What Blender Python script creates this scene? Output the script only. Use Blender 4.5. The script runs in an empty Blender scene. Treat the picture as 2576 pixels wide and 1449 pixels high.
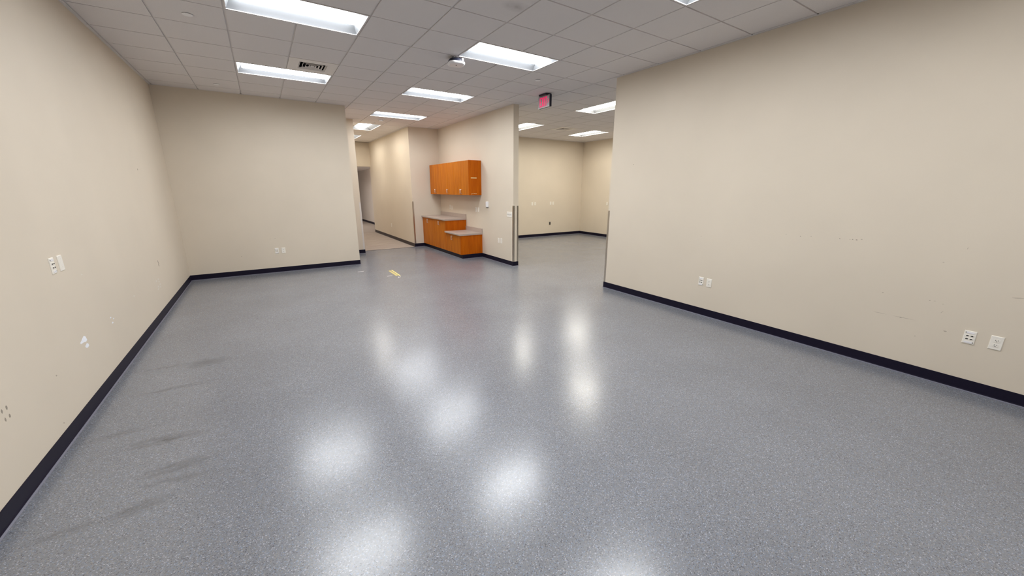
import bpy, bmesh, math, random
from math import sin, cos, pi, radians
from mathutils import Vector, Matrix
random.seed(7)
SC = bpy.context.scene
COL = SC.collection

# ------------------------------------------------------------------ camera, world, exposure
ZC = 1.673                      # eye height
H = 3.338                       # finished ceiling height
F_PX, YAW, PITCH, ROLL = 949.92, 0.997455, 0.256293, 0.0018228
cam_data = bpy.data.cameras.new('camera')
cam_data.sensor_fit = 'HORIZONTAL'
cam_data.sensor_width = 36.0
cam_data.lens = F_PX / 2576 * 36.0
cam_data.clip_start = 0.05
cam = bpy.data.objects.new('camera', cam_data)
COL.objects.link(cam)
_f = Vector((cos(YAW) * cos(PITCH), sin(YAW) * cos(PITCH), -sin(PITCH)))
_r = Vector((sin(YAW), -cos(YAW), 0))
_u = _r.cross(_f)
_r2 = cos(ROLL) * _r + sin(ROLL) * _u
_u2 = -sin(ROLL) * _r + cos(ROLL) * _u
M = Matrix((_r2, _u2, -_f)).transposed().to_4x4()
M.translation = (0, 0, ZC)
cam.matrix_world = M
SC.camera = cam

world = bpy.data.worlds.new('world')
SC.world = world
world.use_nodes = True
world.node_tree.nodes['Background'].inputs[0].default_value = (0.8, 0.85, 1, 1)
world.node_tree.nodes['Background'].inputs[1].default_value = 0.0

LAMP = 18.8                      # radiance of the fluorescent lenses
SC.view_settings.view_transform = 'Standard'
SC.view_settings.look = 'None'
SC.view_settings.gamma = 1.0
SC.view_settings.use_curve_mapping = False
SC.view_settings.exposure = 0.93
SC.cycles.use_denoising = True
SC.cycles.denoising_input_passes = 'RGB_ALBEDO_NORMAL'
SC.cycles.max_bounces = 7
SC.cycles.diffuse_bounces = 5
SC.cycles.glossy_bounces = 3
SC.cycles.caustics_reflective = False
SC.cycles.caustics_refractive = False
SC.cycles.sample_clamp_indirect = 12.0

# ------------------------------------------------------------------ materials
def S2L(c):
    return tuple(((v / 255) / 12.92 if v / 255 <= 0.04045 else ((v / 255 + 0.055) / 1.055) ** 2.4) for v in c)

class NT:
    def __init__(self, name):
        self.m = bpy.data.materials.new(name)
        self.m.use_nodes = True
        self.t = self.m.node_tree
        self.b = self.t.nodes['Principled BSDF']
    def n(self, typ, **kw):
        x = self.t.nodes.new(typ)
        for k, v in kw.items():
            if k.startswith('i_'):
                x.inputs[k[2:].replace('_', ' ')].default_value = v
            else:
                setattr(x, k, v)
        return x
    def l(self, a, b):
        self.t.links.new(a, b)
    def coord(self):
        return self.n('ShaderNodeTexCoord').outputs['Object']
    def mapping(self, src, scale=(1, 1, 1), loc=(0, 0, 0), rot=(0, 0, 0), vt='POINT'):
        x = self.n('ShaderNodeMapping', vector_type=vt)
        x.inputs['Location'].default_value = loc
        x.inputs['Rotation'].default_value = rot
        x.inputs['Scale'].default_value = scale
        self.l(src, x.inputs['Vector'])
        return x.outputs[0]
    def noise(self, vec, scale, detail=2.0, rough=0.5):
        x = self.n('ShaderNodeTexNoise')
        x.inputs['Scale'].default_value = scale
        x.inputs['Detail'].default_value = detail
        x.inputs['Roughness'].default_value = rough
        self.l(vec, x.inputs['Vector'])
        return x
    def ramp(self, fac, stops, interp='LINEAR'):
        x = self.n('ShaderNodeValToRGB')
        e = x.color_ramp.elements
        x.color_ramp.interpolation = interp
        while len(e) < len(stops):
            e.new(0.5)
        for k, (p, c) in enumerate(stops):
            e[k].position = p
            e[k].color = (*c, 1) if len(c) == 3 else c
        self.l(fac, x.inputs[0])
        return x.outputs[0]
    def mix(self, fac, a, b, blend='MIX'):
        x = self.n('ShaderNodeMix', data_type='RGBA', blend_type=blend)
        if isinstance(fac, (int, float)):
            x.inputs[0].default_value = fac
        else:
            self.l(fac, x.inputs[0])
        for k, v in ((6, a), (7, b)):
            if isinstance(v, tuple):
                x.inputs[k].default_value = (*v, 1)
            else:
                self.l(v, x.inputs[k])
        return x.outputs[2]
    def bump(self, h, strength, dist):
        x = self.n('ShaderNodeBump')
        x.inputs['Strength'].default_value = strength
        x.inputs['Distance'].default_value = dist
        self.l(h, x.inputs['Height'])
        self.l(x.outputs[0], self.b.inputs['Normal'])
    def math(self, op, a, b):
        x = self.n('ShaderNodeMath', operation=op)
        for k, v in ((0, a), (1, b)):
            if isinstance(v, (int, float)):
                x.inputs[k].default_value = v
            else:
                self.l(v, x.inputs[k])
        return x.outputs[0]
    def base(self, c):
        if isinstance(c, tuple):
            self.b.inputs['Base Color'].default_value = (*c, 1)
        else:
            self.l(c, self.b.inputs['Base Color'])
    def rough(self, v):
        if isinstance(v, (int, float)):
            self.b.inputs['Roughness'].default_value = v
        else:
            self.l(v, self.b.inputs['Roughness'])

def plain(name, col, rough=0.5, metal=0.0, spec=0.5, grain=0.04):
    t = NT(name)
    c = t.coord()
    nz = t.noise(c, 60, 2)
    a = tuple(v * (1 - grain) for v in col)
    b = tuple(min(1, v * (1 + grain)) for v in col)
    t.base(t.ramp(nz.outputs['Fac'], [(0.3, a), (0.7, b)]))
    t.rough(rough)
    t.b.inputs['Metallic'].default_value = metal
    t.b.inputs['Specular IOR Level'].default_value = spec
    return t.m

def emit(name, col, s):
    t = NT(name)
    t.base(tuple(0.8 * v for v in col))
    t.b.inputs['Emission Color'].default_value = (*col, 1)
    t.b.inputs['Emission Strength'].default_value = s
    return t.m

def wall_paint(name, col):
    t = NT(name)
    c = t.coord()
    big = t.noise(c, 0.9, 3)
    a = tuple(v * 0.97 for v in col)
    b = tuple(v * 1.03 for v in col)
    t.base(t.ramp(big.outputs['Fac'], [(0.3, a), (0.7, b)]))
    t.rough(0.55)
    t.b.inputs['Specular IOR Level'].default_value = 0.3
    fine = t.noise(c, 260, 3, 0.6)
    t.bump(fine.outputs['Fac'], 0.12, 0.002)
    return t.m

M_WALL = wall_paint('beige_wall_paint', (0.70, 0.620, 0.508))
M_HALL = wall_paint('grey_hall_paint', (0.66, 0.60, 0.55))

def tile_mat(name, stain=None):
    t = NT(name)
    c = t.coord()
    sp = t.noise(c, 320, 2, 0.7)
    col = t.ramp(sp.outputs['Fac'], [(0.30, (0.62, 0.59, 0.585)), (0.46, (0.765, 0.735, 0.73)), (0.8, (0.79, 0.76, 0.755))])
    if stain:
        m = t.mapping(c, scale=(0.17, 0.11, 1), loc=stain, vt='TEXTURE')
        g = t.n('ShaderNodeTexGradient', gradient_type='SPHERICAL')
        t.l(m, g.inputs[0])
        nz = t.noise(c, 14, 3)
        f = t.math('MULTIPLY', g.outputs['Fac'], nz.outputs['Fac'])
        col = t.mix(t.math('MULTIPLY', f, 0.75), col, (0.30, 0.27, 0.25))
    t.base(col)
    t.rough(0.9)
    t.b.inputs['Specular IOR Level'].default_value = 0.1
    t.bump(sp.outputs['Fac'], 0.25, 0.002)
    return t.m

M_TILE = tile_mat('mineral_fibre_tile')
M_GRID = plain('painted_grid_steel', (0.70, 0.67, 0.66), 0.5, grain=0.02)
M_DECK = plain('dark_plenum', (0.10, 0.09, 0.085), 0.9)

# speckled sheet floor with dull scuffs
def floor_mat():
    t = NT('speckled_grey_floor')
    c = t.coord()
    vo = t.n('ShaderNodeTexVoronoi', feature='F1', voronoi_dimensions='2D')
    vo.inputs['Scale'].default_value = 255
    t.l(c, vo.inputs['Vector'])
    sep = t.n('ShaderNodeSeparateColor')
    t.l(vo.outputs['Color'], sep.inputs[0])
    base = FLOOR_BASE
    k = lambda s: tuple(v * s for v in base)
    chips = t.ramp(sep.outputs['Red'], [
        (0.00, k(0.50)), (0.06, k(0.82)), (0.22, k(0.93)), (0.55, k(1.0)),
        (0.80, (base[0] * 1.25, base[1] * 1.15, base[2] * 1.0)),
        (0.86, (base[0] * 1.0, base[1] * 1.15, base[2] * 1.3)),
        (0.945, k(1.75))], 'CONSTANT')
    cloud = t.noise(c, 1.3, 4)
    tone = t.ramp(cloud.outputs['Fac'], [(0.3, (0.93, 0.93, 0.93)), (0.7, (1.05, 1.05, 1.05))])
    col = t.mix(1.0, chips, tone, 'MULTIPLY')
    # scuffed dull streaks beside the left wall
    tot = None
    for x, y, hl, hw, ang, s in (
            (-0.678, 4.536, 0.20, 0.10, -4, 1.0), (-0.85, 4.057, 0.34, 0.035, -2, 0.75),
            (-1.06, 3.434, 0.22, 0.04, 1, 0.65), (-0.78, 3.184, 0.26, 0.055, -9, 1.0),
            (-0.66, 2.80, 0.20, 0.055, -2, 1.0), (-0.64, 2.66, 0.20, 0.035, -12, 0.7),
            (-0.78, 2.505, 0.16, 0.045, 9, 1.0), (-1.06, 2.495, 0.14, 0.03, 0, 0.8),
            (-0.95, 4.608, 0.34, 0.04, -5, 0.55)):
        m = t.mapping(c, scale=(hl * 1.1, hw * 1.35, 1), loc=(x, y, 0), rot=(0, 0, radians(ang)), vt='TEXTURE')
        g = t.n('ShaderNodeTexGradient', gradient_type='SPHERICAL')
        t.l(m, g.inputs[0])
        v = t.math('MULTIPLY', g.outputs['Fac'], s)
        tot = v if tot is None else t.math('MAXIMUM', tot, v)
    st = t.noise(t.mapping(c, scale=(5, 16, 1)), 2.2, 5, 0.7)
    st2 = t.ramp(st.outputs['Fac'], [(0.36, (0.05, 0.05, 0.05)), (0.68, (1, 1, 1))])
    scuff = t.math('MULTIPLY', tot, st2)
    col = t.mix(t.math('MULTIPLY', scuff, 0.95), col, (0.055, 0.05, 0.048))
    t.base(col)
    rn = t.noise(c, 2.2, 4)
    r0 = t.n('ShaderNodeMapRange')
    t.l(rn.outputs['Fac'], r0.inputs[0])
    r0.inputs[1].default_value = 0.3; r0.inputs[2].default_value = 0.7
    r0.inputs[3].default_value = FLOOR_R[0]; r0.inputs[4].default_value = FLOOR_R[1]
    t.rough(t.math('ADD', r0.outputs[0], t.math('MULTIPLY', scuff, 0.25)))
    t.b.inputs['Specular IOR Level'].default_value = FLOOR_SPEC
    bn = t.noise(c, 230, 2, 0.5)
    t.bump(bn.outputs['Fac'], 0.10, 0.0012)
    return t.m
FLOOR_BASE = (0.205, 0.213, 0.238)
FLOOR_R = (0.225, 0.260)
FLOOR_SPEC = 0.80
M_FLOOR = floor_mat()

def carpet_mat():
    t = NT('brown_plank_carpet')
    c = t.coord()
    s = t.noise(t.mapping(c, scale=(1.6, 26, 1)), 1.0, 4, 0.7)
    f = t.noise(c, 400, 2, 0.7)
    col = t.ramp(s.outputs['Fac'], [(0.28, (0.25, 0.20, 0.17)), (0.5, (0.41, 0.345, 0.30)), (0.72, (0.54, 0.465, 0.41))])
    t.base(t.mix(0.35, col, t.ramp(f.outputs['Fac'], [(0.3, (0.22, 0.185, 0.16)), (0.7, (0.60, 0.52, 0.46))])))
    t.rough(0.95)
    t.b.inputs['Specular IOR Level'].default_value = 0.1
    t.bump(f.outputs['Fac'], 0.5, 0.004)
    return t.m
M_CARPET = carpet_mat()

def wood_mat(name, c1, c2, c3, rough=0.36):
    t = NT(name)
    c = t.coord()
    w = t.noise(t.mapping(c, scale=(9, 9, 0.9)), 1.6, 4, 0.6)
    fine = t.noise(t.mapping(c, scale=(70, 70, 2.2)), 1.6, 3, 0.6)
    col = t.ramp(w.outputs['Fac'], [(0.28, c1), (0.5, c2), (0.74, c3)])
    col = t.mix(0.30, col, t.ramp(fine.outputs['Fac'], [(0.3, c1), (0.7, c3)]))
    t.base(col)
    t.rough(rough)
    t.b.inputs['Specular IOR Level'].default_value = 0.10
    return t.m
M_WOOD = wood_mat('cherry_stained_veneer', (0.37, 0.088, 0.003), (0.50, 0.140, 0.006), (0.60, 0.195, 0.012))
M_WOODP = wood_mat('cherry_end_panel', (0.33, 0.060, 0.001), (0.49, 0.105, 0.003), (0.57, 0.145, 0.005))

def laminate():
    t = NT('taupe_laminate')
    c = t.coord()
    n = t.noise(c, 300, 3, 0.7)
    t.base(t.ramp(n.outputs['Fac'], [(0.3, (0.38, 0.305, 0.26)), (0.7, (0.54, 0.45, 0.39))]))
    t.rough(0.33)
    return t.m
M_LAM = laminate()

M_BASE = plain('black_rubber_base', (0.010, 0.008, 0.020), 0.42, spec=0.14)
M_BASEB = plain('brown_rubber_base', (0.045, 0.032, 0.032), 0.5, spec=0.35)
M_TOE = plain('base_toe_sheen', (0.14, 0.14, 0.185), 0.4)  # light caught on the curved toe, put into the colour as grey
M_STEEL = plain('brushed_stainless', (0.62, 0.57, 0.50), 0.30, 1.0)
M_PALEG = plain('pale_guard', (0.70, 0.66, 0.62), 0.35)
M_NICKEL = plain('satin_nickel', (0.78, 0.74, 0.68), 0.28, 1.0)
M_PLATE = plain('ivory_plate_plastic', (0.86, 0.82, 0.74), 0.35, grain=0.015)
M_WHITE = plain('white_plastic', (0.84, 0.84, 0.86), 0.32, grain=0.015)
M_LABEL = plain('clear_label_strip', (0.86, 0.84, 0.86), 0.25, grain=0.01)
M_SLOT = plain('dark_slot', (0.025, 0.022, 0.02), 0.6)
M_SCREW = plain('brass_port_contact', (0.30, 0.22, 0.10), 0.4)
M_NAVY = plain('dark_navy_plastic', (0.010, 0.012, 0.030), 0.4)
M_CHIP = plain('exposed_white_gypsum', (0.88, 0.90, 0.95), 0.9)
M_CHIP2 = plain('pale_filler', (0.80, 0.75, 0.68), 0.9)
M_SCUFF = plain('dark_scuff', (0.17, 0.14, 0.11), 0.8)
M_SCUFFL = plain('faint_scuff', (0.46, 0.39, 0.31), 0.8)
M_SCUFFM = plain('grey_smudge', (0.33, 0.285, 0.23), 0.8)
M_YELLOW = plain('yellow_tape', (0.76, 0.64, 0.23), 0.6)
M_YELLOWB = plain('worn_yellow_tape', (0.50, 0.40, 0.15), 0.6)
M_WTAPE = plain('white_tape', (0.62, 0.58, 0.57), 0.6)
M_TAPE = plain('cream_tape', (0.86, 0.72, 0.36), 0.55)
M_TROFF = plain('dimmed_white_reflector', (0.20, 0.207, 0.217), 0.55, spec=0.1, grain=0.005)  # white reflectors greyed in colour to hold down their lit brightness
M_JOINT = plain('grey_joint', (0.18, 0.18, 0.20), 0.6)
M_LENS = emit('lit_fluorescent_lens', (0.95, 0.975, 1.0), LAMP)
M_LENS_FAR = emit('lit_warm_lens', (1.0, 0.955, 0.85), LAMP * 1.15)
M_LENS_HALL = emit('added_hall_lens', (1.0, 0.97, 0.92), LAMP * 1.9)  # extra-bright lens for the unseen fixture added to the hall
M_LENS_COR = emit('lit_corridor_lens', (1.0, 0.965, 0.89), LAMP * 0.60)
M_RED = emit('lit_red_letter', (1.0, 0.0, 0.13), 0.40)
M_SIGN = plain('brushed_sign_face', (0.50, 0.48, 0.50), 0.35, 0.35)
M_VENT = plain('white_vent_enamel', (0.80, 0.76, 0.73), 0.45, grain=0.01)
M_DARK = plain('dark_duct', (0.012, 0.012, 0.014), 0.8)

# ------------------------------------------------------------------ mesh helpers
class MB:
    def __init__(self):
        self.v, self.f = [], []
    def poly(self, pts):
        n = len(self.v)
        self.v += [tuple(p) for p in pts]
        self.f.append(tuple(range(n, n + len(pts))))
        return self
    def box(self, x0, x1, y0, y1, z0, z1):
        n = len(self.v)
        self.v += [(x, y, z) for z in (z0, z1) for y in (y0, y1) for x in (x0, x1)]
        for q in ((0, 2, 3, 1), (4, 5, 7, 6), (0, 1, 5, 4), (2, 6, 7, 3), (0, 4, 6, 2), (1, 3, 7, 5)):
            self.f.append(tuple(n + i for i in q))
        return self
    def prism(self, pts, d):
        """extrude a polygon (3-D points) along the vector d"""
        n = len(self.v); k = len(pts)
        self.v += [tuple(p) for p in pts] + [tuple(Vector(p) + Vector(d)) for p in pts]
        self.f.append(tuple(n + i for i in range(k))[::-1])
        self.f.append(tuple(n + k + i for i in range(k)))
        for i in range(k):
            j = (i + 1) % k
            self.f.append((n + i, n + j, n + k + j, n + k + i))
        return self
    def loft(self, rings, closed=True, caps=True):
        n = len(self.v); k = len(rings[0])
        for r in rings:
            self.v += [tuple(p) for p in r]
        for a in range(len(rings) - 1):
            for i in range(k if closed else k - 1):
                j = (i + 1) % k
                self.f.append((n + a * k + i, n + a * k + j, n + (a + 1) * k + j, n + (a + 1) * k + i))
        if caps:
            self.f.append(tuple(n + i for i in range(k))[::-1])
            self.f.append(tuple(n + (len(rings) - 1) * k + i for i in range(k)))
        return self
    def mesh(self, name, mat, smooth=False, bevel=0.0, seg=2):
        me = bpy.data.meshes.new(name)
        me.from_pydata(self.v, [], self.f)
        bm = bmesh.new(); bm.from_mesh(me)
        bmesh.ops.recalc_face_normals(bm, faces=bm.faces)
        if bevel:
            bmesh.ops.bevel(bm, geom=[e for e in bm.edges if e.is_manifold and e.calc_face_angle(0) > 0.5],
                            offset=bevel, segments=seg, affect='EDGES', profile=0.6)
        bm.to_mesh(me); bm.free()
        me.materials.append(mat)
        if smooth:
            for p in me.polygons:
                p.use_smooth = True
            try:
                me.set_sharp_from_angle(angle=radians(35))
            except Exception:
                pass
        return me
    def obj(self, name, mat, parent=None, **kw):
        return link(name, self.mesh(name, mat, **kw), parent)

def link(name, me, parent=None):
    o = bpy.data.objects.new(name, me)
    COL.objects.link(o)
    if parent is not None:
        o.parent = parent
    return o

def structure(o):
    o['kind'] = 'structure'
    return o

def thing(name, label, cat, loc=(0, 0, 0), rz=0.0, group=None):
    o = bpy.data.objects.new(name, None)
    o.empty_display_size = 0.05
    COL.objects.link(o)
    o.location = loc
    o.rotation_euler = (0, 0, rz)
    tag(o, label, cat, group)
    return o

def tag(o, label, cat, group=None):
    o['label'] = label
    o['category'] = cat
    if group:
        o['group'] = group
    return o

def dup(root, label, loc, rz, group=None):
    r = root.copy(); COL.objects.link(r)
    r.location = loc; r.rotation_euler = (0, 0, rz)
    r['label'] = label
    if group:
        r['group'] = group
    for ch in list(root.children):
        c = ch.copy(); COL.objects.link(c); c.parent = r
        for g in list(ch.children):
            d = g.copy(); COL.objects.link(d); d.parent = c
    return r

def disc_pts(r, n, z=0.0, cx=0.0, cy=0.0):
    return [(cx + r * cos(2 * pi * k / n), cy + r * sin(2 * pi * k / n), z) for k in range(n)]

def rrect(hw, hh, r, n=5):
    out = []
    for cx, cy, a0 in ((hw - r, hh - r, 0), (-hw + r, hh - r, 90), (-hw + r, -hh + r, 180), (hw - r, -hh + r, 270)):
        for k in range(n + 1):
            a = radians(a0 + 90 * k / n)
            out.append((cx + r * cos(a), cy + r * sin(a)))
    return out

# ------------------------------------------------------------------ room shell
YF = -3.4                       # room end behind the camera
TOP = H + 0.16
XL, XR, YB = -1.317, 4.86, 9.03
XC, XP, YE = 4.525, 4.655, 6.962        # cabinet wall face, its other face, its end
YA = 10.97                      # alcove back wall
XK, XS = 3.65, 2.14             # corridor right / left faces
XN, YN = 1.697, 10.57           # back wall end, stub face
YR, XRR = 11.03, 10.25          # far room back / right faces
YH = 15.6                       # corridor end
WALLS = [
    ('wall_left', -1.45, XL, YF - .13, YB + .13), ('wall_back', XL, XN, YB, YB + .125),
    ('wall_return', XN - .125, XN, YB + .125, YN), ('wall_stub', XN - .125, XS, YN, YN + .125),
    ('wall_corridor_left', XS - .125, XS, YN + .125, YH + .15),
    ('wall_corridor_right', XK, XK + .125, YA + .125, YH + .15), ('wall_alcove', XK, XC, YA, YA + .125),
    ('wall_partition', XC, XP, YE, YR + .125), ('wall_far_room_back', XP, XRR + .12, YR, YR + .125),
    ('wall_far_room_right', XRR, XRR + .12, YF - .13, YR), ('wall_right', XR, XR + .125, YF, 4.55),
    ('wall_front', XL, XRR, YF - .13, YF)]
RECTS = {}
for nm, x0, x1, y0, y1 in WALLS:
    structure(MB().box(x0, x1, y0, y1, 0, TOP).obj(nm, M_WALL))
    RECTS[nm] = (x0, x1, y0, y1)
W = {nm: bpy.data.objects[nm] for nm in RECTS}
# corridor end: header over an open doorway, then a darker hall
HD = 2.488
structure(MB().box(XS, XK, YH, YH + .15, HD, TOP).obj('wall_corridor_header', M_WALL))
HX0, HX1, HY1, HZ = 1.0, 4.42, 24.0, 2.57
structure(MB().box(HX1, HX1 + .12, YH + .15, HY1, 0, TOP).obj('wall_hall_right', M_HALL))
structure(MB().box(HX0 - .12, HX0, YH + .15, HY1, 0, TOP).obj('wall_hall_left', M_HALL))
structure(MB().box(HX0 - .12, HX1 + .12, HY1, HY1 + .12, 0, TOP).obj('wall_hall_end', M_HALL))
structure(MB().box(XK + .125, HX1, YH + .03, YH + .15, 0, TOP).obj('wall_hall_front', M_HALL))
structure(MB().box(HX0, XS - .125, YH + .03, YH + .15, 0, TOP).obj('wall_hall_front_left', M_HALL))
structure(MB().box(HX0, HX1, YH + .15, HY1, HZ, HZ + .06).obj('ceiling_hall', M_TILE))

fl = MB()
fl.box(-1.45, XRR + .12, YF - .13, YA, -0.12, 0.0)
structure(fl.obj('floor', M_FLOOR))
structure(MB().box(XP, XRR + .12, YA, YR + .12, -0.12, 0.0).obj('floor_far_room', M_FLOOR))
structure(MB().box(XS - .1, XK + .1, YA + .012, YH + .02, -0.12, 0.002).obj('floor_corridor', M_CARPET))
structure(MB().box(HX0 - .1, HX1 + .1, YH + .02, HY1, -0.12, 0.002).obj('floor_hall', M_CARPET))
structure(MB().box(XS, XK, YA, YA + .012, -0.12, 0.004).obj('trim_1', M_BASEB))
structure(MB().box(XS, XK, YH + .012, YH + .028, -0.05, 0.0045).obj('trim_2', M_CARPET))

# ------------------------------------------------------------------ suspended ceiling
G = 0.6096
GX, GY = 1.7684, 3.7857
ceiling = structure(MB().box(-1.45, XRR + .12, YF - .13, YH + .15, TOP, TOP + .05).obj('ceiling', M_DECK))
ROOMS = [(XL, XR, YF, YB), (XN, XC, YB, YN), (XS, XC, YN, YA), (XS, XK, YA, YH), (XL, XRR, 4.55, YE),
         (XP, XRR, YE, YR), (XR + .125, XRR, YF, 4.55)]
def in_room(x, y):
    return any(a < x < b and c < y < d for a, b, c, d in ROOMS)
# (i0, j0, di, dj, label) of every fixture, in grid cells
LIGHTS = [
    (-3, 1, 2, 1, 'lit troffer light cut by the top edge of the photo, upper left'),
    (-3, 5, 2, 1, 'lit troffer light beside the louvred vent, above the left back wall'),
    (1, 1, 2, 1, 'lit troffer light next to the hanging wireless access point'),
    (1, 5, 2, 1, 'lit troffer light left of the EXIT sign, third along the right-hand row'),
    (1, 9, 2, 1, 'lit troffer light directly in front of the smoke detector near the alcove'),
    (1, 12, 1, 2, 'lit lengthwise troffer light at the corridor mouth, behind the smoke detector'),
    (1, 16, 1, 2, 'lit lengthwise troffer light at the far end of the corridor, smallest on the left'),
    (7, 3, 1, 2, 'lit troffer light in the far room cut off by the right-hand wall'),
    (7, 8, 1, 2, 'lit troffer light in the far room cut off by the partition end'),
    (11, 8, 1, 2, 'lit troffer light fully visible in the far room by its back corner'),
    (1, -3, 2, 1, 'lit troffer light whose corner tip shows at the top edge, upper right'),
    (-3, -3, 2, 1, 'lit troffer light above and left of the camera, out of frame'),
    (-3, -7, 2, 1, 'lit troffer light behind the camera on the left, out of frame'),
    (1, -7, 2, 1, 'lit troffer light behind the camera on the right, out of frame'),
    (11, 3, 1, 2, 'lit troffer light in the far room hidden by the right-hand wall'),
    (7, -2, 1, 2, 'lit troffer light in the far room behind the right-hand wall, near end'),
    (11, -2, 1, 2, 'lit troffer light in the far room near its outer wall, near end'),
]
taken = set()
for i0, j0, di, dj, _l in LIGHTS:
    for a in range(di):
        for b in range(dj):
            taken.add((i0 + a, j0 + b))
VENTS = [(-2, 4), (9, 8)]
taken |= set(VENTS)

def pieces(rect):
    out = [rect]
    for w in RECTS.values():
        nxt = []
        for a, b, c, d in out:
            if w[0] >= b or w[1] <= a or w[2] >= d or w[3] <= c:
                nxt.append((a, b, c, d)); continue
            if w[2] <= c and w[3] >= d:
                if w[0] > a: nxt.append((a, w[0], c, d))
                if w[1] < b: nxt.append((w[1], b, c, d))
            elif w[0] <= a and w[1] >= b:
                if w[2] > c: nxt.append((a, b, c, w[2]))
                if w[3] < d: nxt.append((a, b, w[3], d))
            elif in_room((a + b) / 2, (c + d) / 2):
                nxt.append((a, b, c, d))
            else:
                if w[0] > a: nxt.append((a, w[0], c, d))
                if w[1] < b: nxt.append((w[1], b, c, d))
                m0, m1 = max(a, w[0]), min(b, w[1])
                if w[2] > c: nxt.append((m0, m1, c, w[2]))
                if w[3] < d: nxt.append((m0, m1, w[3], d))
        out = nxt
    return [p for p in out if in_room((p[0] + p[1]) / 2, (p[2] + p[3]) / 2)]

def in_view(x, y):
    d = Vector((x, y, H - ZC))
    z = d.dot(_f)
    if z < 0.2:
        return False
    px = 1288 + F_PX * d.dot(_r2) / z; py = 724.5 - F_PX * d.dot(_u2) / z
    return -25 < px < 2601 and -25 < py < 1475
def sees(x, y):
    for w in RECTS.values():
        t0, t1 = 0.0, 0.985
        ok = True
        for p, lo, hi in ((x, w[0], w[1]), (y, w[2], w[3])):
            if abs(p) < 1e-6:
                if not lo <= 0 <= hi: ok = False
            else:
                a, b = sorted((lo / p, hi / p))
                t0, t1 = max(t0, a), min(t1, b)
        if ok and t0 < t1:
            return False
    return True

GAP = 0.0085
full = MB().box(-G / 2 + GAP, G / 2 - GAP, -G / 2 + GAP, G / 2 - GAP, 0, 0.016).mesh('ceiling_tile', M_TILE)
stained = None
rest = MB()
cand = []
for i in range(-6, 15):
    for j in range(-13, 21):
        if (i, j) in taken:
            continue
        cell = (GX + G * i, GX + G * (i + 1), GY + G * j, GY + G * (j + 1))
        for p in pieces(cell):
            a, b, c, d = p
            if b - a < 0.03 or d - c < 0.03:
                continue
            pts = [(a + (b - a) * u, c + (d - c) * v) for u in (0.03, .5, .97) for v in (0.03, .5, .97)]
            vis = any(in_view(*q) and sees(*q) for q in pts)
            cand.append((math.hypot((a + b) / 2, (c + d) / 2), vis, p, cell, (i, j)))
cand.sort(key=lambda q: q[0])
nvis = 0
for dist, vis, p, cell, ij in cand:
    a, b, c, d = p
    if vis and nvis < 298:
        nvis += 1
        mx, my = (a + b) / 2, (c + d) / 2
        if ij == (0, -1):
            me = MB().box(-G / 2 + GAP, G / 2 - GAP, -G / 2 + GAP, G / 2 - GAP, 0, 0.016).mesh(
                'ceiling_tile', tile_mat('stained_tile', stain=(2.265 - mx, 3.447 - my, 0)))
            o = link('ceiling_tile', me, ceiling)
            o['label'] = 'ceiling tile with a dark smudge'
        elif max(abs(p[k] - cell[k]) for k in range(4)) < 1e-5:
            o = link('ceiling_tile', full, ceiling)
        else:
            m = MB()
            ga = GAP if abs(a - cell[0]) < 1e-5 else 0.001
            gb = GAP if abs(b - cell[1]) < 1e-5 else 0.001
            gc = GAP if abs(c - cell[2]) < 1e-5 else 0.001
            gd = GAP if abs(d - cell[3]) < 1e-5 else 0.001
            if b - a < ga + gb + .01 or d - c < gc + gd + .01:
                continue
            m.box(a + ga - mx, b - gb - mx, c + gc - my, d - gd - my, 0, 0.016)
            o = m.obj('ceiling_tile', M_TILE, ceiling)
        o.location = (mx, my, H)
    else:
        rest.box(a + .004, b - .004, c + .004, d - .004, H, H + .016)
o = rest.obj('ceiling_tile_field', M_TILE, ceiling)
o['kind'] = 'stuff'

def free_runs(axis, v, lo, hi):
    """stretches of a grid line that lie in a room, not in a wall"""
    out, cur, s = [], None, lo
    step = 0.02
    while s <= hi + 1e-9:
        x, y = (v, s) if axis == 'y' else (s, v)
        ok = in_room(x, y) and not any(w[0] - .001 <= x <= w[1] + .001 and w[2] - .001 <= y <= w[3] + .001 for w in RECTS.values())
        if ok:
            cur = [s, s] if cur is None else [cur[0], s]
        elif cur:
            out.append(cur); cur = None
        s += step
    if cur: out.append(cur)
    return [r for r in out if r[1] - r[0] > 0.1]
LRECT = [(GX + G * i + .02, GX + G * (i + di) - .02, GY + G * j + .02, GY + G * (j + dj) - .02) for i, j, di, dj, _ in LIGHTS]
def cut_lights(axis, v, a, b):
    segs = [(a, b)]
    for x0, x1, y0, y1 in LRECT:
        lo, hi = (x0, x1) if axis == 'y' else (y0, y1)
        if not lo < v < hi:
            continue
        p, q = ((y0, y1) if axis == 'y' else (x0, x1))
        p -= .02; q += .02
        nx = []
        for s, e in segs:
            if q <= s or p >= e: nx.append((s, e)); continue
            if p > s: nx.append((s, p))
            if q < e: nx.append((q, e))
        segs = nx
    return segs
for i in range(-5, 15):
    x = GX + G * i
    for a, b in free_runs('y', x, YF, YH):
        for s, e in cut_lights('y', x, a, b):
            if e - s > .05:
                MB().box(x - GAP, x + GAP, s, e, H + .0105, H + .034).obj('grid_runner', M_GRID, ceiling)
for j in range(-12, 20):
    y = GY + G * j
    for a, b in free_runs('x', y, XL, XRR):
        for s, e in cut_lights('x', y, a, b):
            if e - s > .05:
                MB().box(s, e, y - GAP, y + GAP, H + .011, H + .033).obj('cross_runner', M_GRID, ceiling)

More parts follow.
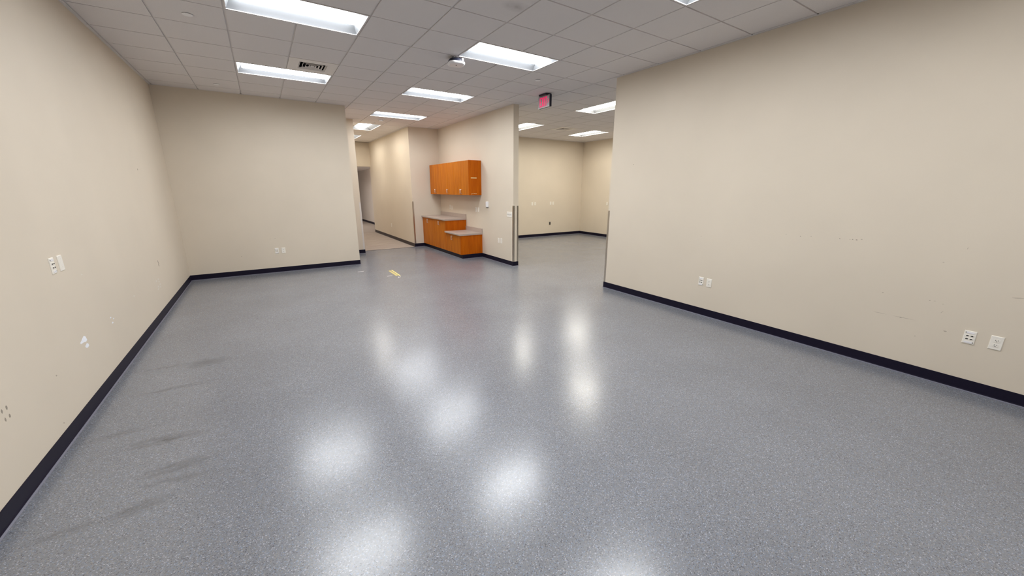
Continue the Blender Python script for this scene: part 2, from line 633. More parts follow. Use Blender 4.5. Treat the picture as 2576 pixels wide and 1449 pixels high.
# wall angle round the rooms
AN = 0.022
ang = [(XL, XL + AN, YF, YB), (XL + AN, XN, YB - AN, YB), (XN, XN + AN, YB, YN), (XN + AN, XS, YN - AN, YN),
       (XS, XS + AN, YN, YH), (XK - AN, XK, YA - AN, YH), (XK, XC, YA - AN, YA), (XC - AN, XC, YE - AN, YA - AN),
       (XC, XP, YE - AN, YE), (XP, XP + AN, YE - AN, YR), (XP + AN, XRR, YR - AN, YR), (XRR - AN, XRR, YF, YR - AN),
       (XR - AN, XR, YF, 4.55 + AN), (XR, XR + .125, 4.55, 4.55 + AN), (XS + AN, XK - AN, YH - AN, YH)]
for k, (a, b, c, d) in enumerate(ang):
    structure(MB().box(a, b, c, d, H - .0035, H + .0005).obj('trim_%d' % (k + 3), M_GRID))

# ------------------------------------------------------------------ ceiling lights
def make_troffer(label):
    t = thing('troffer_light', label, 'ceiling light', group='recessed troffer lights')
    L2, W2 = G - 0.006, G / 2 - 0.006          # half length (x), half width (y)
    fr = MB()
    for a, b, c, d in ((-L2, L2, -W2, -W2 + .014), (-L2, L2, W2 - .014, W2), (-L2, -L2 + .014, -W2 + .014, W2 - .014),
                       (L2 - .014, L2, -W2 + .014, W2 - .014)):
        fr.box(a, b, c, d, -0.003, 0.012)
    fr.obj('frame', M_GRID, t)
    li, wi, dp, lw, el = L2 - .014, W2 - .014, 0.084, 0.155, 0.050
    lb = 0.012
    for s in (-1, 1):
        rings = []
        n = 8
        for k in range(n + 1):
            u = k / n
            y = s * (wi + (lw - wi) * u)
            z = dp * 0.94 * u ** 0.85 + 0.003
            rings.append([(-li, y, z), (li, y, z)])
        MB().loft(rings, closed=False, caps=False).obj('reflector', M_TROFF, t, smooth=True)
    # barrel lens
    prof = []
    n = 12
    for k in range(n + 1):
        a = pi * k / n
        prof.append((-lw * cos(a), dp - (dp - lb) * sin(a)))
    lens = MB().loft([[(-li + el, y, z) for y, z in prof], [(li - el, y, z) for y, z in prof]], closed=False, caps=True)
    lens.obj('lens', M_LENS, t, smooth=True)
    for s in (-1, 1):
        m = MB()
        xo, xi = s * li, s * (li - el)
        m.prism([(xo, -wi, .002), (xo, wi, .002), (xi, lw, dp), (xi, -lw, dp)], (s * .004, 0, .004))
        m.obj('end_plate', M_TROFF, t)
        rib = MB()
        rings = []
        for x in (xi - s * .003, xi + s * .003):
            rings.append([(x, y * 1.02, z - .002) for y, z in prof])
        rib.loft(rings, closed=False, caps=False)
        rib.obj('lens_end_rib', M_JOINT, t)
    MB().box(-li + el, li - el, -.0015, .0015, lb - .003, lb).obj('lens_seam', M_JOINT, t)
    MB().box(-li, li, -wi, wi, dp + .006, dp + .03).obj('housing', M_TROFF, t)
    return t
proto = None
for i0, j0, di, dj, lab in LIGHTS:
    loc = (GX + G * (i0 + di / 2), GY + G * (j0 + dj / 2), H)
    rz = 0 if di == 2 else pi / 2
    if proto is None:
        proto = make_troffer(lab); t = proto
        proto.location = loc; proto.rotation_euler = (0, 0, rz)
    else:
        t = dup(proto, lab, loc, rz)
    if di == 1:                     # warmer tubes in the far room and the corridor
        for c in t.children:
            if c.name.startswith('lens') and not c.name.startswith('lens_'):
                c.data = c.data.copy()
                c.data.materials[0] = M_LENS_FAR if i0 > 4 else M_LENS_COR
t = dup(proto, 'added troffer light to brighten the dim hall beyond the corridor, out of sight', (1.75, 18.3, HZ - .14), pi / 2)  # unseen fixture added only to brighten the hall
for c in t.children:
    if c.name.startswith('lens') and not c.name.startswith('lens_'):
        c.data = c.data.copy(); c.data.materials[0] = M_LENS_HALL

# ------------------------------------------------------------------ air vents
def make_vent(label):
    t = thing('air_vent', label, 'vent', group='louvred ceiling vents')
    h = G / 2 - .005
    o = 0.172
    m = MB()
    for a, b, c, d in ((-h, h, -h, -o), (-h, h, o, h), (-h, -o, -o, o), (o, h, -o, o)):
        m.box(a, b, c, d, -.002, .010)
    m.obj('face_panel', M_VENT, t)
    for k in range(4):
        ro = o - .004 - k * .040
        ri = ro - .010
        m = MB()
        rings = []
        for r, z in ((ro, .000), (ri, .014), (ri - .002, .014), (ro - .007, .000)):
            rings.append([(-r, -r, z), (r, -r, z), (r, r, z), (-r, r, z)])
        rings.append(rings[0])
        m.loft(rings, closed=True, caps=False)
        m.obj('louvre_ring', M_VENT, t)
    MB().box(-.020, .020, -.020, .020, .002, .008).obj('core_plate', M_VENT, t)
    MB().box(-o - .02, o + .02, -o - .02, o + .02, .075, .09).obj('duct_throat', M_DARK, t)
    d = MB()
    for a, b, c, e in ((-o - .02, o + .02, -o - .02, -o), (-o - .02, o + .02, o, o + .02), (-o - .02, -o, -o, o), (o, o + .02, -o, o)):
        d.box(a, b, c, e, .010, .075)
    d.obj('duct_collar', M_DARK, t)
    return t
v0 = make_vent('square louvred air vent beside the troffer light, above the left back wall')
v0.location = (GX + G * -1.5, GY + G * 4.5, H)
dup(v0, 'small louvred air vent in the far room ceiling, beyond the EXIT sign', (GX + G * 9.5, GY + G * 8.5, H), 0)

# ------------------------------------------------------------------ ceiling devices
def make_cover(label):
    t = thing('sprinkler_cover', label, 'sprinkler', group='round sprinkler cover plates')
    MB().loft([disc_pts(.026, 20, .0), disc_pts(.026, 20, -.006)]).obj('collar', M_JOINT, t)
    m = MB()
    m.loft([disc_pts(.043, 28, -.005), disc_pts(.044, 28, -.007), disc_pts(.041, 28, -.010), disc_pts(.02, 28, -.0112)])
    m.obj('cover_plate', M_WHITE, t, smooth=True)
    return t
sp = make_cover('round sprinkler cover nearest the upper left corner of the photo')
sp.location = (-.37, 5.34, H)
for x, y, lab in ((-.372, 8.404, 'round sprinkler cover close above the left back wall'),
                  (3.912, 5.318, 'round sprinkler cover just left of and in front of the EXIT sign'),
                  (3.907, 8.351, 'round sprinkler cover in front of the cabinet alcove')):
    dup(sp, lab, (x, y, H), 0)

sk = thing('pendent_sprinkler', 'tiny pendent sprinkler head between the smoke detector and the corridor light', 'sprinkler', (2.734, 10.78, H))
MB().loft([disc_pts(.034, 20, 0), disc_pts(.03, 20, -.008)]).obj('escutcheon', M_WHITE, sk)
m = MB()
m.loft([disc_pts(.009, 10, -.008), disc_pts(.009, 10, -.028)])
m.box(-.014, -.010, -.002, .002, -.045, -.012).box(.010, .014, -.002, .002, -.045, -.012)
m.obj('frame_arm', M_NICKEL, sk)
MB().loft([disc_pts(.019, 14, -.045), disc_pts(.019, 14, -.048)]).obj('deflector', M_NICKEL, sk)

sd = thing('smoke_detector', 'round white smoke detector on the ceiling before the corridor', 'smoke detector', (2.745, 10.25, H))
MB().loft([disc_pts(.078, 32, 0), disc_pts(.078, 32, -.012), disc_pts(.073, 32, -.018)]).obj('base_ring', M_WHITE, sd, smooth=True)
MB().loft([disc_pts(.058, 32, -.018), disc_pts(.056, 32, -.034), disc_pts(.048, 32, -.043), disc_pts(.02, 32, -.047)]).obj('sensor_head', M_WHITE, sd, smooth=True)
m = MB()
for k in range(10):
    a = 2 * pi * k / 10
    c, s = cos(a), sin(a); r = .0575
    m.prism([(r * c - s * .008, r * s + c * .008, -.021), (r * c + s * .008, r * s - c * .008, -.021),
             (r * c + s * .008, r * s - c * .008, -.029), (r * c - s * .008, r * s + c * .008, -.029)], (c * .002, s * .002, 0))
m.obj('smoke_slots', M_SLOT, sd)

# wireless access point hung from the grid
ap = thing('wireless_access_point', 'rounded white wireless access point hanging under the ceiling grid', 'access point', (2.385, 5.055, H), radians(-12))
MB().box(-.045, .045, -.012, .012, -.028, .004).box(-.05, -.036, -.03, .03, -.006, .004).box(.036, .05, -.03, .03, -.006, .004).obj('grid_clip', M_JOINT, ap)
MB().loft([[(x, y, z) for x, y in rrect(.050, .050, .012)] for z in (-.022, -.036)]).obj('mounting_bracket', M_WHITE, ap)
MB().loft([[(x * s, y * s, z) for x, y in rrect(.104, .104, .070, 8)] for s, z in ((.72, -.026), (.90, -.036), (.97, -.052), (.985, -.068))]).obj('back_shell', M_NAVY, ap, smooth=True)
MB().loft([[(x * s, y * s, z) for x, y in rrect(.108, .108, .072, 8)] for s, z in ((.975, -.066), (1.0, -.071), (1.0, -.078), (.97, -.087), (.90, -.093), (.78, -.0955))]).obj('front_cover', M_WHITE, ap, smooth=True)
MB().box(-.006, .006, -.021, .009, -.0963, -.095).obj('status_mark', M_SLOT, ap)
MB().box(.055, .075, -.106, -.090, -.060, -.034).obj('cable_plug', M_WHITE, ap)

# ------------------------------------------------------------------ EXIT sign (face looks towards -x)
ex = thing('exit_sign', 'lit red EXIT sign hanging from the ceiling before the far room', 'sign', (4.575, 5.99, H))
MB().box(-.065, .065, -.105, .105, -.030, -.001).obj('canopy', M_NAVY, ex, bevel=.004)
MB().box(-.0225, .0225, -.168, .168, -.228, -.028).obj('housing', M_NAVY, ex, bevel=.004)
MB().box(-.0265, -.0225, -.164, .164, -.224, -.032).obj('face_plate', M_SIGN, ex)
MB().box(-.031, -.0225, -.166, .166, -.229, -.222).obj('lower_rail', M_WHITE, ex)
XFACE = -.0265
def letter(strokes, name='letter'):
    m = MB()
    for pts in strokes:
        m.prism([(XFACE, y, z) for y, z in pts], (-.0025, 0, 0))
    m.obj(name, M_RED, ex)
zb, zt, sw = -.207, -.053, .014
def bar(y0, y1, z0, z1):
    return [(y0, z0), (y1, z0), (y1, z1), (y0, z1)]
# text runs from +y (left as read) to -y
y = .118
letter([bar(y - sw, y, zb, zt), bar(y - .052, y - sw, zt - sw, zt), bar(y - .046, y - sw, (zb + zt) / 2 - sw / 2, (zb + zt) / 2 + sw / 2), bar(y - .052, y - sw, zb, zb + sw)])
y = .058
letter([[(y, zt), (y - .015, zt), (y - .056, zb), (y - .041, zb)]])
m = MB()
letter([[(y - .041, zt), (y - .056, zt), (y - .015, zb), (y, zb)]], 'letter_stroke')
y = -.010
letter([bar(y - sw, y, zb, zt)])
y = -.038
letter([bar(y - .058, y, zt - sw, zt), bar(y - .029 - sw / 2, y - .029 + sw / 2, zb, zt - sw)])
letter([[(-.108, -.090), (-.118, -.090), (-.146, -.128), (-.136, -.128)], [(-.108, -.166), (-.118, -.166), (-.146, -.128), (-.136, -.128)]], 'arrow')

# ------------------------------------------------------------------ skirting
def sweep(path, names, mats, z0=0.0):
    prof = [(0, .102), (.0035, .102), (.0045, .099), (.0045, .016), (.008, .006), (.014, .0015), (.014, 0), (0, 0)]
    toe = [(.0075, .0080), (.0095, .0085), (.0165, .0022), (.0165, 0), (.0075, 0)]
    n = len(path)
    nor = []
    for k in range(n - 1):
        d = Vector(path[k + 1]) - Vector(path[k]); d.normalize()
        nor.append(Vector((d.y, -d.x)))
    mit = []
    for k in range(n):
        if k == 0: mit.append(nor[0])
        elif k == n - 1: mit.append(nor[-1])
        else:
            b = nor[k - 1] + nor[k]
            mit.append(b / (1 + nor[k - 1].dot(nor[k])))
    for k in range(n - 1):
        if names[k] is None: continue
        def ring(pf, q):
            return [(path[q][0] + mit[q].x * o, path[q][1] + mit[q].y * o, z0 + z) for o, z in pf]
        b = structure(MB().loft([ring(prof, k), ring(prof, k + 1)]).obj(names[k], mats[k]))
        MB().loft([ring(toe, k), ring(toe, k + 1)]).obj('toe_strip', M_TOE if mats[k] is M_BASE else M_BASEB, b)  # grey strip paints the toe's reflection on black base; brown base stays plain
B, BB = M_BASE, M_BASEB
sweep([(XL, YF), (XL, YB), (XN, YB), (XN, YN), (XS, YN), (XS, YH + .15)],
      ['baseboard_left', 'baseboard_back', 'baseboard_return', 'baseboard_stub', 'baseboard_corridor_left'], [B, B, B, B, BB])
TKX, CY0 = 3.972, 8.385
sweep([(XK, YH + .15), (XK, YA), (TKX, YA), (TKX, CY0), (XC, CY0), (XC, YE), (XP, YE), (XP, YR), (XRR, YR), (XRR, YF)],
      ['baseboard_corridor_right', 'baseboard_alcove', 'baseboard_cabinet_front', 'baseboard_cabinet_end', 'baseboard_partition',
       'baseboard_partition_end', 'baseboard_far_room_left', 'baseboard_far_room_back', 'baseboard_far_room_right'],
      [BB, B, B, B, B, B, B, B, B])
sweep([(XR + .125, YF), (XR + .125, 4.55), (XR, 4.55), (XR, YF)],
      ['baseboard_far_room_side', 'baseboard_right_end', 'baseboard_right'], [B, B, B])
sweep([(HX1, HY1), (HX1, YH + .15)], ['baseboard_hall'], [B])

# ------------------------------------------------------------------ corner guards
def guard(cx, cy, ax, ay, label, mat, z0=.103, z1=1.322, leg=.034):
    """L-shaped guard on the outside corner (cx, cy); legs run along ax (x) and ay (y) directions"""
    t = thing('corner_guard', label, 'corner guard', (cx, cy, 0), group='metal corner guards')
    th = .0025
    e = -ax * th; f = -ay * th
    pts = [(e, f), (ax * leg, f), (ax * leg, 0), (0, 0), (0, ay * leg), (e, ay * leg)]
    MB().prism([(x, y, z0) for x, y in pts], (0, 0, z1 - z0)).obj('angle', mat, t)
    return t
guard(XC, YE, 1, 1, 'stainless corner guard on the left edge of the partition end, by the light switch', M_STEEL)
guard(XP, YE, -1, 1, 'stainless corner guard on the right edge of the partition end, by the far room', M_STEEL)
guard(XR, 4.55, 1, -1, 'stainless corner guard on the near end of the right-hand wall', M_STEEL, z1=1.325)
guard(XK, YA, 1, 1, 'dark stainless corner guard between the corridor and the cabinet alcove', M_STEEL)
guard(XS, YN, -1, 1, 'pale corner guard on the stub wall left of the corridor', M_PALEG, z1=1.333, leg=.04)

# ------------------------------------------------------------------ wall plates (local: plate in XZ, facing -Y)
def plate_base(name, label, cat, w=.070, h=.114, group=None):
    t = thing(name, label, cat, group=group)
    rings = []
    for s, yy in ((0, 0), (0, -.003), (.0035, -.0065)):
        rings.append([(x, yy, z) for x, z in ((-w / 2 + s, -h / 2 + s), (w / 2 - s, -h / 2 + s), (w / 2 - s, h / 2 - s), (-w / 2 + s, h / 2 - s))])
    MB().loft(rings).obj('plate', M_PLATE, t)
    return t
def screw(t, x, z):
    MB().loft([[(x + .003 * cos(2 * pi * k / 10), yy, z + .003 * sin(2 * pi * k / 10)) for k in range(10)] for yy in (-.006, -.0078)]).obj('screw', M_PLATE, t)
def make_data(label):
    t = plate_base('data_plate', label, 'wall plate', group='network jack plates')
    for s in (-1, 1):
        MB().box(-.021, .021, -.0085, -.006, s * .041 - .0065, s * .041 + .0065).obj('label_window', M_LABEL, t)
        MB().box(-.0275 if s > 0 else .0235, -.0235 if s > 0 else .0275, -.0080, -.006, s * .041 - .004, s * .041 + .004).obj('latch', M_SLOT, t)
    for z in (.0135, -.0135):
        for x in (-.0125, .0125):
            p = MB().box(x - .0095, x + .0095, -.0088, -.006, z - .0075, z + .0075).obj('port', M_PLATE, t)
            MB().prism([(x - .0075, -.0089, z - .0035), (x + .0075, -.0089, z - .0035), (x + .0075, -.0089, z + .0025), (x + .003, -.0089, z + .0050),
                        (x - .003, -.0089, z + .0050), (x - .0075, -.0089, z + .0025)], (0, -.0004, 0)).obj('jack_opening', M_SLOT, p)
    return t
def make_outlet(label):
    t = plate_base('wall_outlet', label, 'outlet', group='duplex power outlets')
    for s in (-1, 1):
        z = s * .0195
        pts = []
        for k in range(20):
            a = 2 * pi * k / 20
            pts.append((.0172 * cos(a), max(-.0135, min(.0135, .0172 * sin(a)))))
        r = MB().loft([[(x, yy, z + q) for x, q in pts] for yy in (-.006, -.0085)]).obj('receptacle', M_PLATE, t)
        sl = MB()
        sl.box(-.0078, -.0052, -.0089, -.0084, z - .001, z + .0075)
        sl.box(.0052, .0078, -.0089, -.0084, z - .001, z + .0065)
        sl.box(-.0026, .0026, -.0089, -.0084, z - .0095, z - .0045)
        sl.obj('slots', M_SLOT, r)
    screw(t, 0, 0)
    return t
def make_blank(label):
    t = plate_base('blank_plate', label, 'wall plate', group='blank wall plates')
    screw(t, 0, .030); screw(t, 0, -.030)
    return t
def make_small_data(label):
    t = plate_base('jack_plate', label, 'wall plate', group='two-jack wall plates')
    for z in (.016, -.016):
        p = MB().box(-.011, .011, -.0088, -.006, z - .009, z + .009).obj('port', M_PLATE, t)
        MB().box(-.0085, .0085, -.0092, -.0086, z - .005, z + .005).obj('jack_opening', M_SLOT, p)
    for s in (-1, 1):
        MB().box(-.018, .018, -.008, -.006, s * .044 - .005, s * .044 + .005).obj('label_window', M_LABEL, t)
    return t
E_, Wd = pi / 2, -pi / 2          # walls facing +x / facing -x
data = [(XL, 3.984, 1.139, E_, 'white network jack plate on the left wall'),
        (.114, YB, .445, 0, 'white network jack plate low on the left back wall'),
        (XR, 2.793, .468, Wd, 'network jack plate low on the right wall, far pair'),
        (XR, .408, .469, Wd, 'large network jack plate at the lower right edge of the photo')]
p = None
for x, yy, z, rz, lab in data:
    if p is None:
        p = make_data(lab); p.location = (x, yy, z); p.rotation_euler = (0, 0, rz)
    else:
        dup(p, lab, (x, yy, z), rz)
outs = [(XR, 2.681, .465, Wd, 'duplex outlet low on the right wall, far pair'),
        (XR, .265, .468, Wd, 'large duplex outlet at the lower right edge of the photo'),
        (.232, YB, .444, 0, 'pale duplex outlet low on the left back wall'),
        (8.898, YR, 1.176, 0, 'duplex outlet on the far room wall, rightmost of its four plates'),
        (8.084, YR, 1.173, 0, 'duplex outlet on the far room wall, second plate from the partition'),
        (XC, 7.462, .512, Wd, 'duplex outlet low on the partition wall beside a blank plate'),
        (XK, 13.343, .462, Wd, 'single outlet low on the corridor wall')]
p = None
for x, yy, z, rz, lab in outs:
    if p is None:
        p = make_outlet(lab); p.location = (x, yy, z); p.rotation_euler = (0, 0, rz)
    else:
        dup(p, lab, (x, yy, z), rz)
blanks = [(XL, 4.118, 1.138, E_, 'blank plate on the left wall beside the jack plate'),
          (XC, 10.160, 1.160, Wd, 'blank plate above the high counter, by the alcove corner'),
          (XC, 8.555, 1.170, Wd, 'blank plate on the wall above the low counter'),
          (XC, 7.582, .510, Wd, 'blank plate low on the partition wall beside an outlet'),
          (7.961, YR, 1.174, 0, 'blank plate on the far room wall, nearest the partition'),
          (8.781, YR, 1.178, 0, 'blank plate on the far room wall, third from the partition'),
          (XRR, 9.678, 1.181, Wd, 'blank plate on the far room side wall, half hidden by the right wall')]
p = None
for x, yy, z, rz, lab in blanks:
    if p is None:
        p = make_blank(lab); p.location = (x, yy, z); p.rotation_euler = (0, 0, rz)
    else:
        dup(p, lab, (x, yy, z), rz)
p = make_small_data('two-jack plate under the wall cabinets, above the high counter')
p.location = (XC, 10.289, 1.172); p.rotation_euler = (0, 0, Wd)
dup(p, 'two-jack plate under the right end of the wall cabinets', (XC, 8.684, 1.168), Wd)

sw_t = plate_base('light_switch', 'four-gang light switch plate near the end of the partition', 'light switch', w=.208, h=.114)
sw_t.location = (XC, 7.112, 1.132); sw_t.rotation_euler = (0, 0, Wd)
for k in range(4):
    x = -.069 + .046 * k
    MB().prism([(x - .005, -.006, -.012), (x - .005, -.006, .012), (x - .005, -.012, .010), (x - .005, -.018, .006), (x - .005, -.009, -.010)], (.010, 0, 0)).obj('toggle', M_PLATE, sw_t)
    MB().box(x - .008, x + .008, -.0072, -.006, -.017, .017).obj('toggle_slot', M_JOINT, sw_t)

wb = thing('wall_sensor', 'small white box on the wall right of the wall cabinets', 'sensor', (XC, 8.092, 1.318), Wd)
MB().loft([[(x * s, yy, z * s) for x, z in rrect(.045, .064, .010)] for s, yy in ((1, 0), (1, -.024), (.94, -.030))]).obj('cover', M_WHITE, wb, smooth=True)
MB().box(-.040, .040, -.022, -.002, -.074, -.064).obj('lower_vent', M_JOINT, wb)

fb = thing('open_wall_box', 'black open electrical box low on the far room wall', 'electrical box', (8.770, YR, .455))
m = MB()
for a, b, c, d in ((-.036, .036, .040, .057), (-.036, .036, -.057, -.040), (-.036, -.024, -.040, .040), (.024, .036, -.040, .040)):
    m.box(a, b, -.004, 0, c, d)
m.obj('mud_ring', plain('galvanised_ring', (0.30, 0.28, 0.25), .4, .8), fb)
MB().box(-.024, .024, -.0015, 0, -.040, .040).obj('box_opening', M_SLOT, fb)

# ------------------------------------------------------------------ cabinets
def pull(m_parent, x, y, z, zlen=.096, proj=.030, mat=None):
    """bow pull on a face looking towards -x, at depth x"""
    m = MB()
    r = .0045
    path = [(x, z - zlen / 2), (x - proj * .8, z - zlen / 2), (x - proj, z - zlen / 2 + proj * .25), (x - proj, z + zlen / 2 - proj * .25), (x - proj * .8, z + zlen / 2), (x, z + zlen / 2)]
    rings = []
    for k, (px, pz) in enumerate(path):
        a = path[max(0, k - 1)]; b = path[min(len(path) - 1, k + 1)]
        d = Vector((b[0] - a[0], 0, b[1] - a[1])).normalized()
        n1 = Vector((0, 1, 0)); n2 = d.cross(n1)
        rings.append([tuple(Vector((px, y, pz)) + n1 * r * cos(2 * pi * q / 8) + n2 * r * sin(2 * pi * q / 8)) for q in range(8)])
    m.loft(rings)
    return m.obj('handle', M_NICKEL, m_parent, smooth=True)

DT = .019
def door(root, xf, y0, y1, z0, z1, hside, hz):
    g = .0026
    d = MB().box(xf, xf + DT, y0 + g, y1 - g, z0 + g, z1 - g).obj('door', M_WOOD, root, bevel=.001, seg=1)
    pull(d, xf, (y0 + .030) if hside < 0 else (y1 - .030), hz)
    return d

def unit(name, label, xf, y0, y1, z0, z1, split, hz, end_panel=False, filler=0.0, group=None):
    t = thing(name, label, 'cabinet', (0, 0, 0), group=group)
    MB().box(xf + DT + .001, XC - .001, y0 + .0005, y1 - .0005, z0, z1).obj('body', M_WOODP, t)
    yl = y0
    if end_panel:
        MB().box(xf, XC - .001, y0 - .0185, y0, z0, z1).obj('end_panel', M_WOODP, t, bevel=.001, seg=1)
    door(t, xf, y0, split, z0, z1, 1, hz)
    door(t, xf, split, y1, z0, z1, -1, hz)
    if filler:
        MB().box(xf + .002, XC - .001, y1, y1 + filler, z0, z1).obj('filler', M_WOOD, t)
    return t

XU = 4.186
UZ0, UZ1 = 1.526, 2.332
unit('wall_cabinet', 'cherry wall cabinet at the right end, with a cream tape strip on its side', XU, 8.405, 9.225, UZ0, UZ1, 8.812, 1.612, end_panel=True, group='cherry wall cabinets')
unit('wall_cabinet', 'cherry wall cabinet in the middle of the row of three', XU, 9.225, 10.055, UZ0, UZ1, 9.635, 1.614, group='cherry wall cabinets')
unit('wall_cabinet', 'cherry wall cabinet at the left end, against the alcove corner', XU, 10.055, 10.885, UZ0, UZ1, 10.47, 1.614, filler=.0, group='cherry wall cabinets')
uc = [o for o in bpy.data.objects if o.name.startswith('wall_cabinet')][0]
MB().box(4.245, 4.398, 8.3855, 8.3865, 1.917, 1.938).obj('tape_strip', M_TAPE, uc)
rem = MB()
for a, b, z in ((4.245, 4.272, 1.557), (4.276, 4.285, 1.561), (4.293, 4.305, 1.562), (4.315, 4.318, 1.56), (4.325, 4.352, 1.562), (4.360, 4.368, 1.563), (4.372, 4.390, 1.561)):
    rem.box(a, b, 8.3855, 8.3865, z - .004, z + .004)
rem.obj('tape_remnant', M_TAPE, uc)

XB = 3.925
unit('base_cabinet', 'low cherry base cabinet at the right, under the lower counter', XB, 8.405, 9.280, .104, .571, 8.868, .475, end_panel=True, group='cherry base cabinets')
unit('base_cabinet', 'tall cherry base cabinet in the middle, beside the low one', XB, 9.299, 10.12, .104, .874, 9.705, .785, end_panel=True, group='cherry base cabinets')
unit('base_cabinet', 'tall cherry base cabinet at the left, against the alcove corner', XB, 10.12, 10.93, .104, .874, 10.525, .785, filler=.036, group='cherry base cabinets')
for o in [o for o in bpy.data.objects if o.name.startswith('base_cabinet')]:
    bd = [c for c in o.children if c.name.startswith('body')][0]
    ys = [v.co.y for v in bd.data.vertices]
    MB().box(TKX + .0005, XC - .001, max(min(ys), CY0 + .001), max(ys), .0, .103).obj('toe_kick', M_SLOT, o)

def counter(label, y0, y1, z1, th, left_splash=False):
    t = thing('countertop', label, 'countertop', (0, 0, 0), group='taupe laminate countertops')
    x0 = 3.893
    prof = [(x0 + .004, z1 - th), (x0, z1 - th + .004), (x0, z1 - .006), (x0 + .002, z1 - .002), (x0 + .006, z1), (XC - .001, z1), (XC - .001, z1 - th)]
    MB().loft([[(x, y0, z) for x, z in prof], [(x, y1, z) for x, z in prof]]).obj('worktop', M_LAM, t)
    MB().box(XC - .021, XC - .001, y0, y1, z1, z1 + .104).obj('backsplash', M_LAM, t, bevel=.0012, seg=1)
    return t
counter('lower taupe laminate countertop on the low right-hand cabinet', 8.372, 9.2795, .612, .040)
counter('upper taupe laminate countertop on the tall left-hand cabinets', 9.262, 10.968, .915, .040)

# ------------------------------------------------------------------ tape on the floor
def floor_patch(name, pts, mat, label, cat, z=.0009, group=None):
    m = MB().prism([(x, y, .0001) for x, y in pts], (0, 0, z))
    return tag(m.obj(name, mat), label, cat, group)
floor_patch('floor_tape', [(2.101, 8.001), (2.132, 8.018), (2.119, 7.368), (2.090, 7.351)], M_YELLOW, 'plain yellow tape strip on the floor, right one of two', 'tape')
wt = floor_patch('floor_tape', [(2.034, 7.962), (2.082, 7.988), (2.086, 7.418), (2.031, 7.385)], M_YELLOWB, 'worn yellow tape strip with bars on the floor, left one of two', 'tape')
for k in range(13):
    yy = 7.43 + k * .040
    MB().box(2.040, 2.074, yy, yy + .022, .0009, .0016).obj('tape_bar', M_YELLOW, wt)
floor_patch('floor_tape', [(1.463, 8.166), (1.470, 8.196), (1.594, 8.214), (1.588, 8.182)], M_WTAPE, 'short white tape strip on the floor near the left back wall end', 'tape')
floor_patch('floor_tape', [(1.873, 7.434), (1.882, 7.464), (1.983, 7.474), (1.974, 7.447)], M_WTAPE, 'short white tape strip on the floor left of the yellow strips', 'tape')
floor_patch('tape_scrap', [(2.036, 7.289), (2.061, 7.288), (2.057, 7.237), (2.027, 7.196)], M_WTAPE, 'larger white tape scrap at the near end of the yellow strips', 'tape')
floor_patch('tape_scrap', [(2.077, 7.290), (2.092, 7.292), (2.083, 7.251), (2.068, 7.245)], M_WTAPE, 'smaller white tape scrap at the near end of the yellow strips', 'tape')

# ------------------------------------------------------------------ marks on the walls
def mark(wall, name, face, pts, mat, th=.0006):
    """flat mark on a wall: face ('x', x0, sign) with (y, z) points or ('y', y0, sign) with (x, z) points"""
    ax, v, s = face
    if ax == 'x':
        m = MB().prism([(v, a, b) for a, b in pts], (s * th, 0, 0))
    else:
        m = MB().prism([(a, v, b) for a, b in pts], (0, s * th, 0))
    return m.obj(name, mat, W[wall])
def blob(c, r, ry=None, n=9):
    ry = ry or r
    return [(c[0] + r * random.uniform(.65, 1.15) * cos(2 * pi * k / n), c[1] + ry * random.uniform(.65, 1.15) * sin(2 * pi * k / n)) for k in range(n)]
FL, FR, FB = ('x', XL, 1), ('x', XR, -1), ('y', YB, -1)
mark('wall_left', 'paint_chip', FL, [(4.162, .543), (4.176, .512), (4.150, .503), (4.107, .512), (4.052, .516), (4.046, .528), (4.075, .534), (4.10, .545), (4.135, .556)], M_CHIP)
mark('wall_left', 'paint_chip', FL, [(4.155, .490), (4.178, .474), (4.180, .460), (4.150, .453), (4.118, .462), (4.112, .478), (4.135, .484)], M_CHIP)
mark('wall_left', 'paint_chip', FL, blob((4.766, .523), .018, .008), M_CHIP)
mark('wall_left', 'paint_chip', FL, blob((4.828, .495), .015, .008), M_CHIP)
mark('wall_left', 'paint_chip', FL, blob((4.781, .469), .018, .010), M_CHIP)
for c in ((6.728, .493), (6.607, .489), (6.74, .454), (6.764, .416), (6.641, .412), (6.75, .382), (6.62, .38), (6.66, .40)):
    mark('wall_left', 'filler_spot', FL, blob(c, .026, .012), M_CHIP2)
mark('wall_left', 'filler_spot', FL, blob((4.426, .993), .012, .006), M_CHIP2)
mark('wall_left', 'filler_spot', FL, blob((5.571, .535), .016, .008), M_CHIP2)
mark('wall_left', 'crack', FL, [(6.918, .718), (6.930, .718), (6.957, .664), (6.930, .661), (6.952, .633), (6.940, .633), (6.912, .660), (6.940, .666)], M_SCUFF)
mark('wall_left', 'nail_hole', FL, blob((7.021, 1.914), .022, .012), M_SCUFFL)
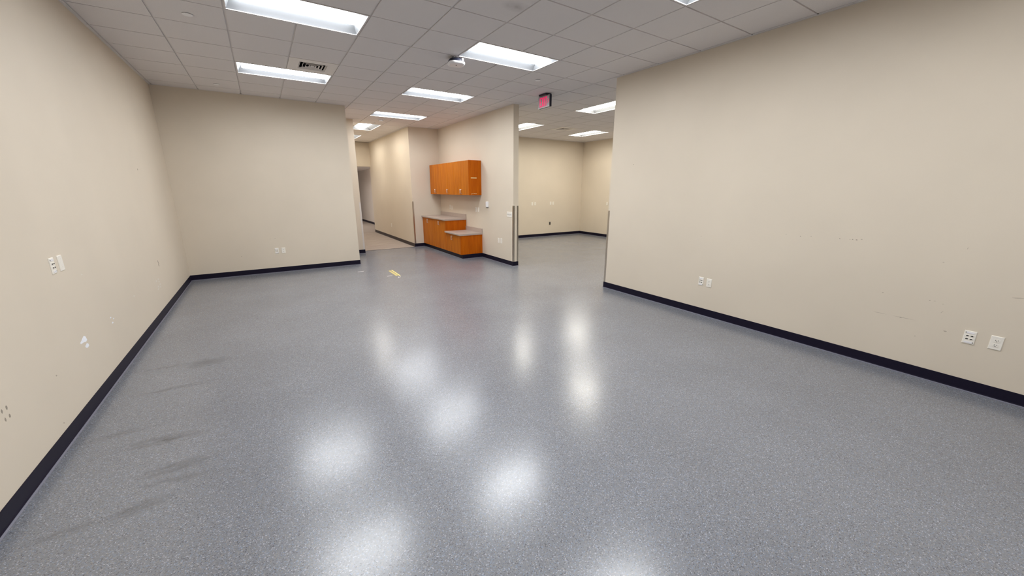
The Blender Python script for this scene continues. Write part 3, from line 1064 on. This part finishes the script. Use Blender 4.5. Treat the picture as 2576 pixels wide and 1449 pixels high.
for c in ((2.965, .523), (3.010, .523), (3.011, .472), (2.969, .470)):
    mark('wall_left', 'scuff_mark', FL, blob(c, .008, .013), M_SCUFFM)
mark('wall_left', 'scuff_mark', FL, blob((3.487, .153), .005, .004), M_SCUFF)
mark('wall_left', 'scuff_mark', FL, blob((3.585, .459), .010, .006), M_SCUFFL)
mark('wall_back', 'scuff_mark', FB, blob((-.485, .385), .008, .011), M_SCUFFL)
mark('wall_back', 'scuff_mark', FB, blob((.117, .696), .010, .005), M_SCUFFL)
mark('wall_back', 'scuff_mark', FB, blob((.030, .692), .009, .004), M_SCUFFL)
for c, r in (((1.893, 1.190), .007), ((1.755, 1.183), .009), ((1.414, 1.192), .007), ((1.333, 1.194), .006), ((1.313, 1.197), .008), ((1.282, 1.196), .011), ((.717, .376), .006), ((4.097, 2.039), .012), ((2.875, 1.062), .006)):
    mark('wall_right', 'scuff_mark', FR, blob(c, r * .72, r * .55), M_SCUFFM)
for c, r in (((1.658, 1.191), .007), ((1.245, 1.205), .008), ((1.001, .723), .008), ((.676, 1.070), .006), ((.55, .478), .010)):
    mark('wall_right', 'scuff_mark', FR, blob(c, r, r * .6), M_SCUFFL)
def streak(y0, z0, y1, z1, w, mat):
    d = Vector((y1 - y0, z1 - z0)).normalized(); n = Vector((-d.y, d.x)) * w / 2
    mark('wall_right', 'scuff_mark', FR, [(y0, z0), (y0 + (y1 - y0) * .3 + n.x, z0 + (z1 - z0) * .3 + n.y), (y1, z1), (y0 + (y1 - y0) * .6 - n.x, z0 + (z1 - z0) * .6 - n.y)], mat)
streak(1.039, .525, .93, .523, .004, M_SCUFFL)
streak(.90, .523, .733, .521, .004, M_SCUFFL)
streak(.849, .523, .830, .522, .006, M_SCUFF)
streak(.696, .723, .684, .724, .005, M_SCUFF)
streak(.668, .724, .651, .726, .004, M_SCUFFL)
streak(.618, .711, .598, .709, .004, M_SCUFFL)
streak(.268, .853, .200, .859, .008, M_SCUFFL)
streak(.608, .628, .591, .653, .004, M_SCUFFL)
streak(.568, 1.194, .563, 1.215, .004, M_SCUFFL)
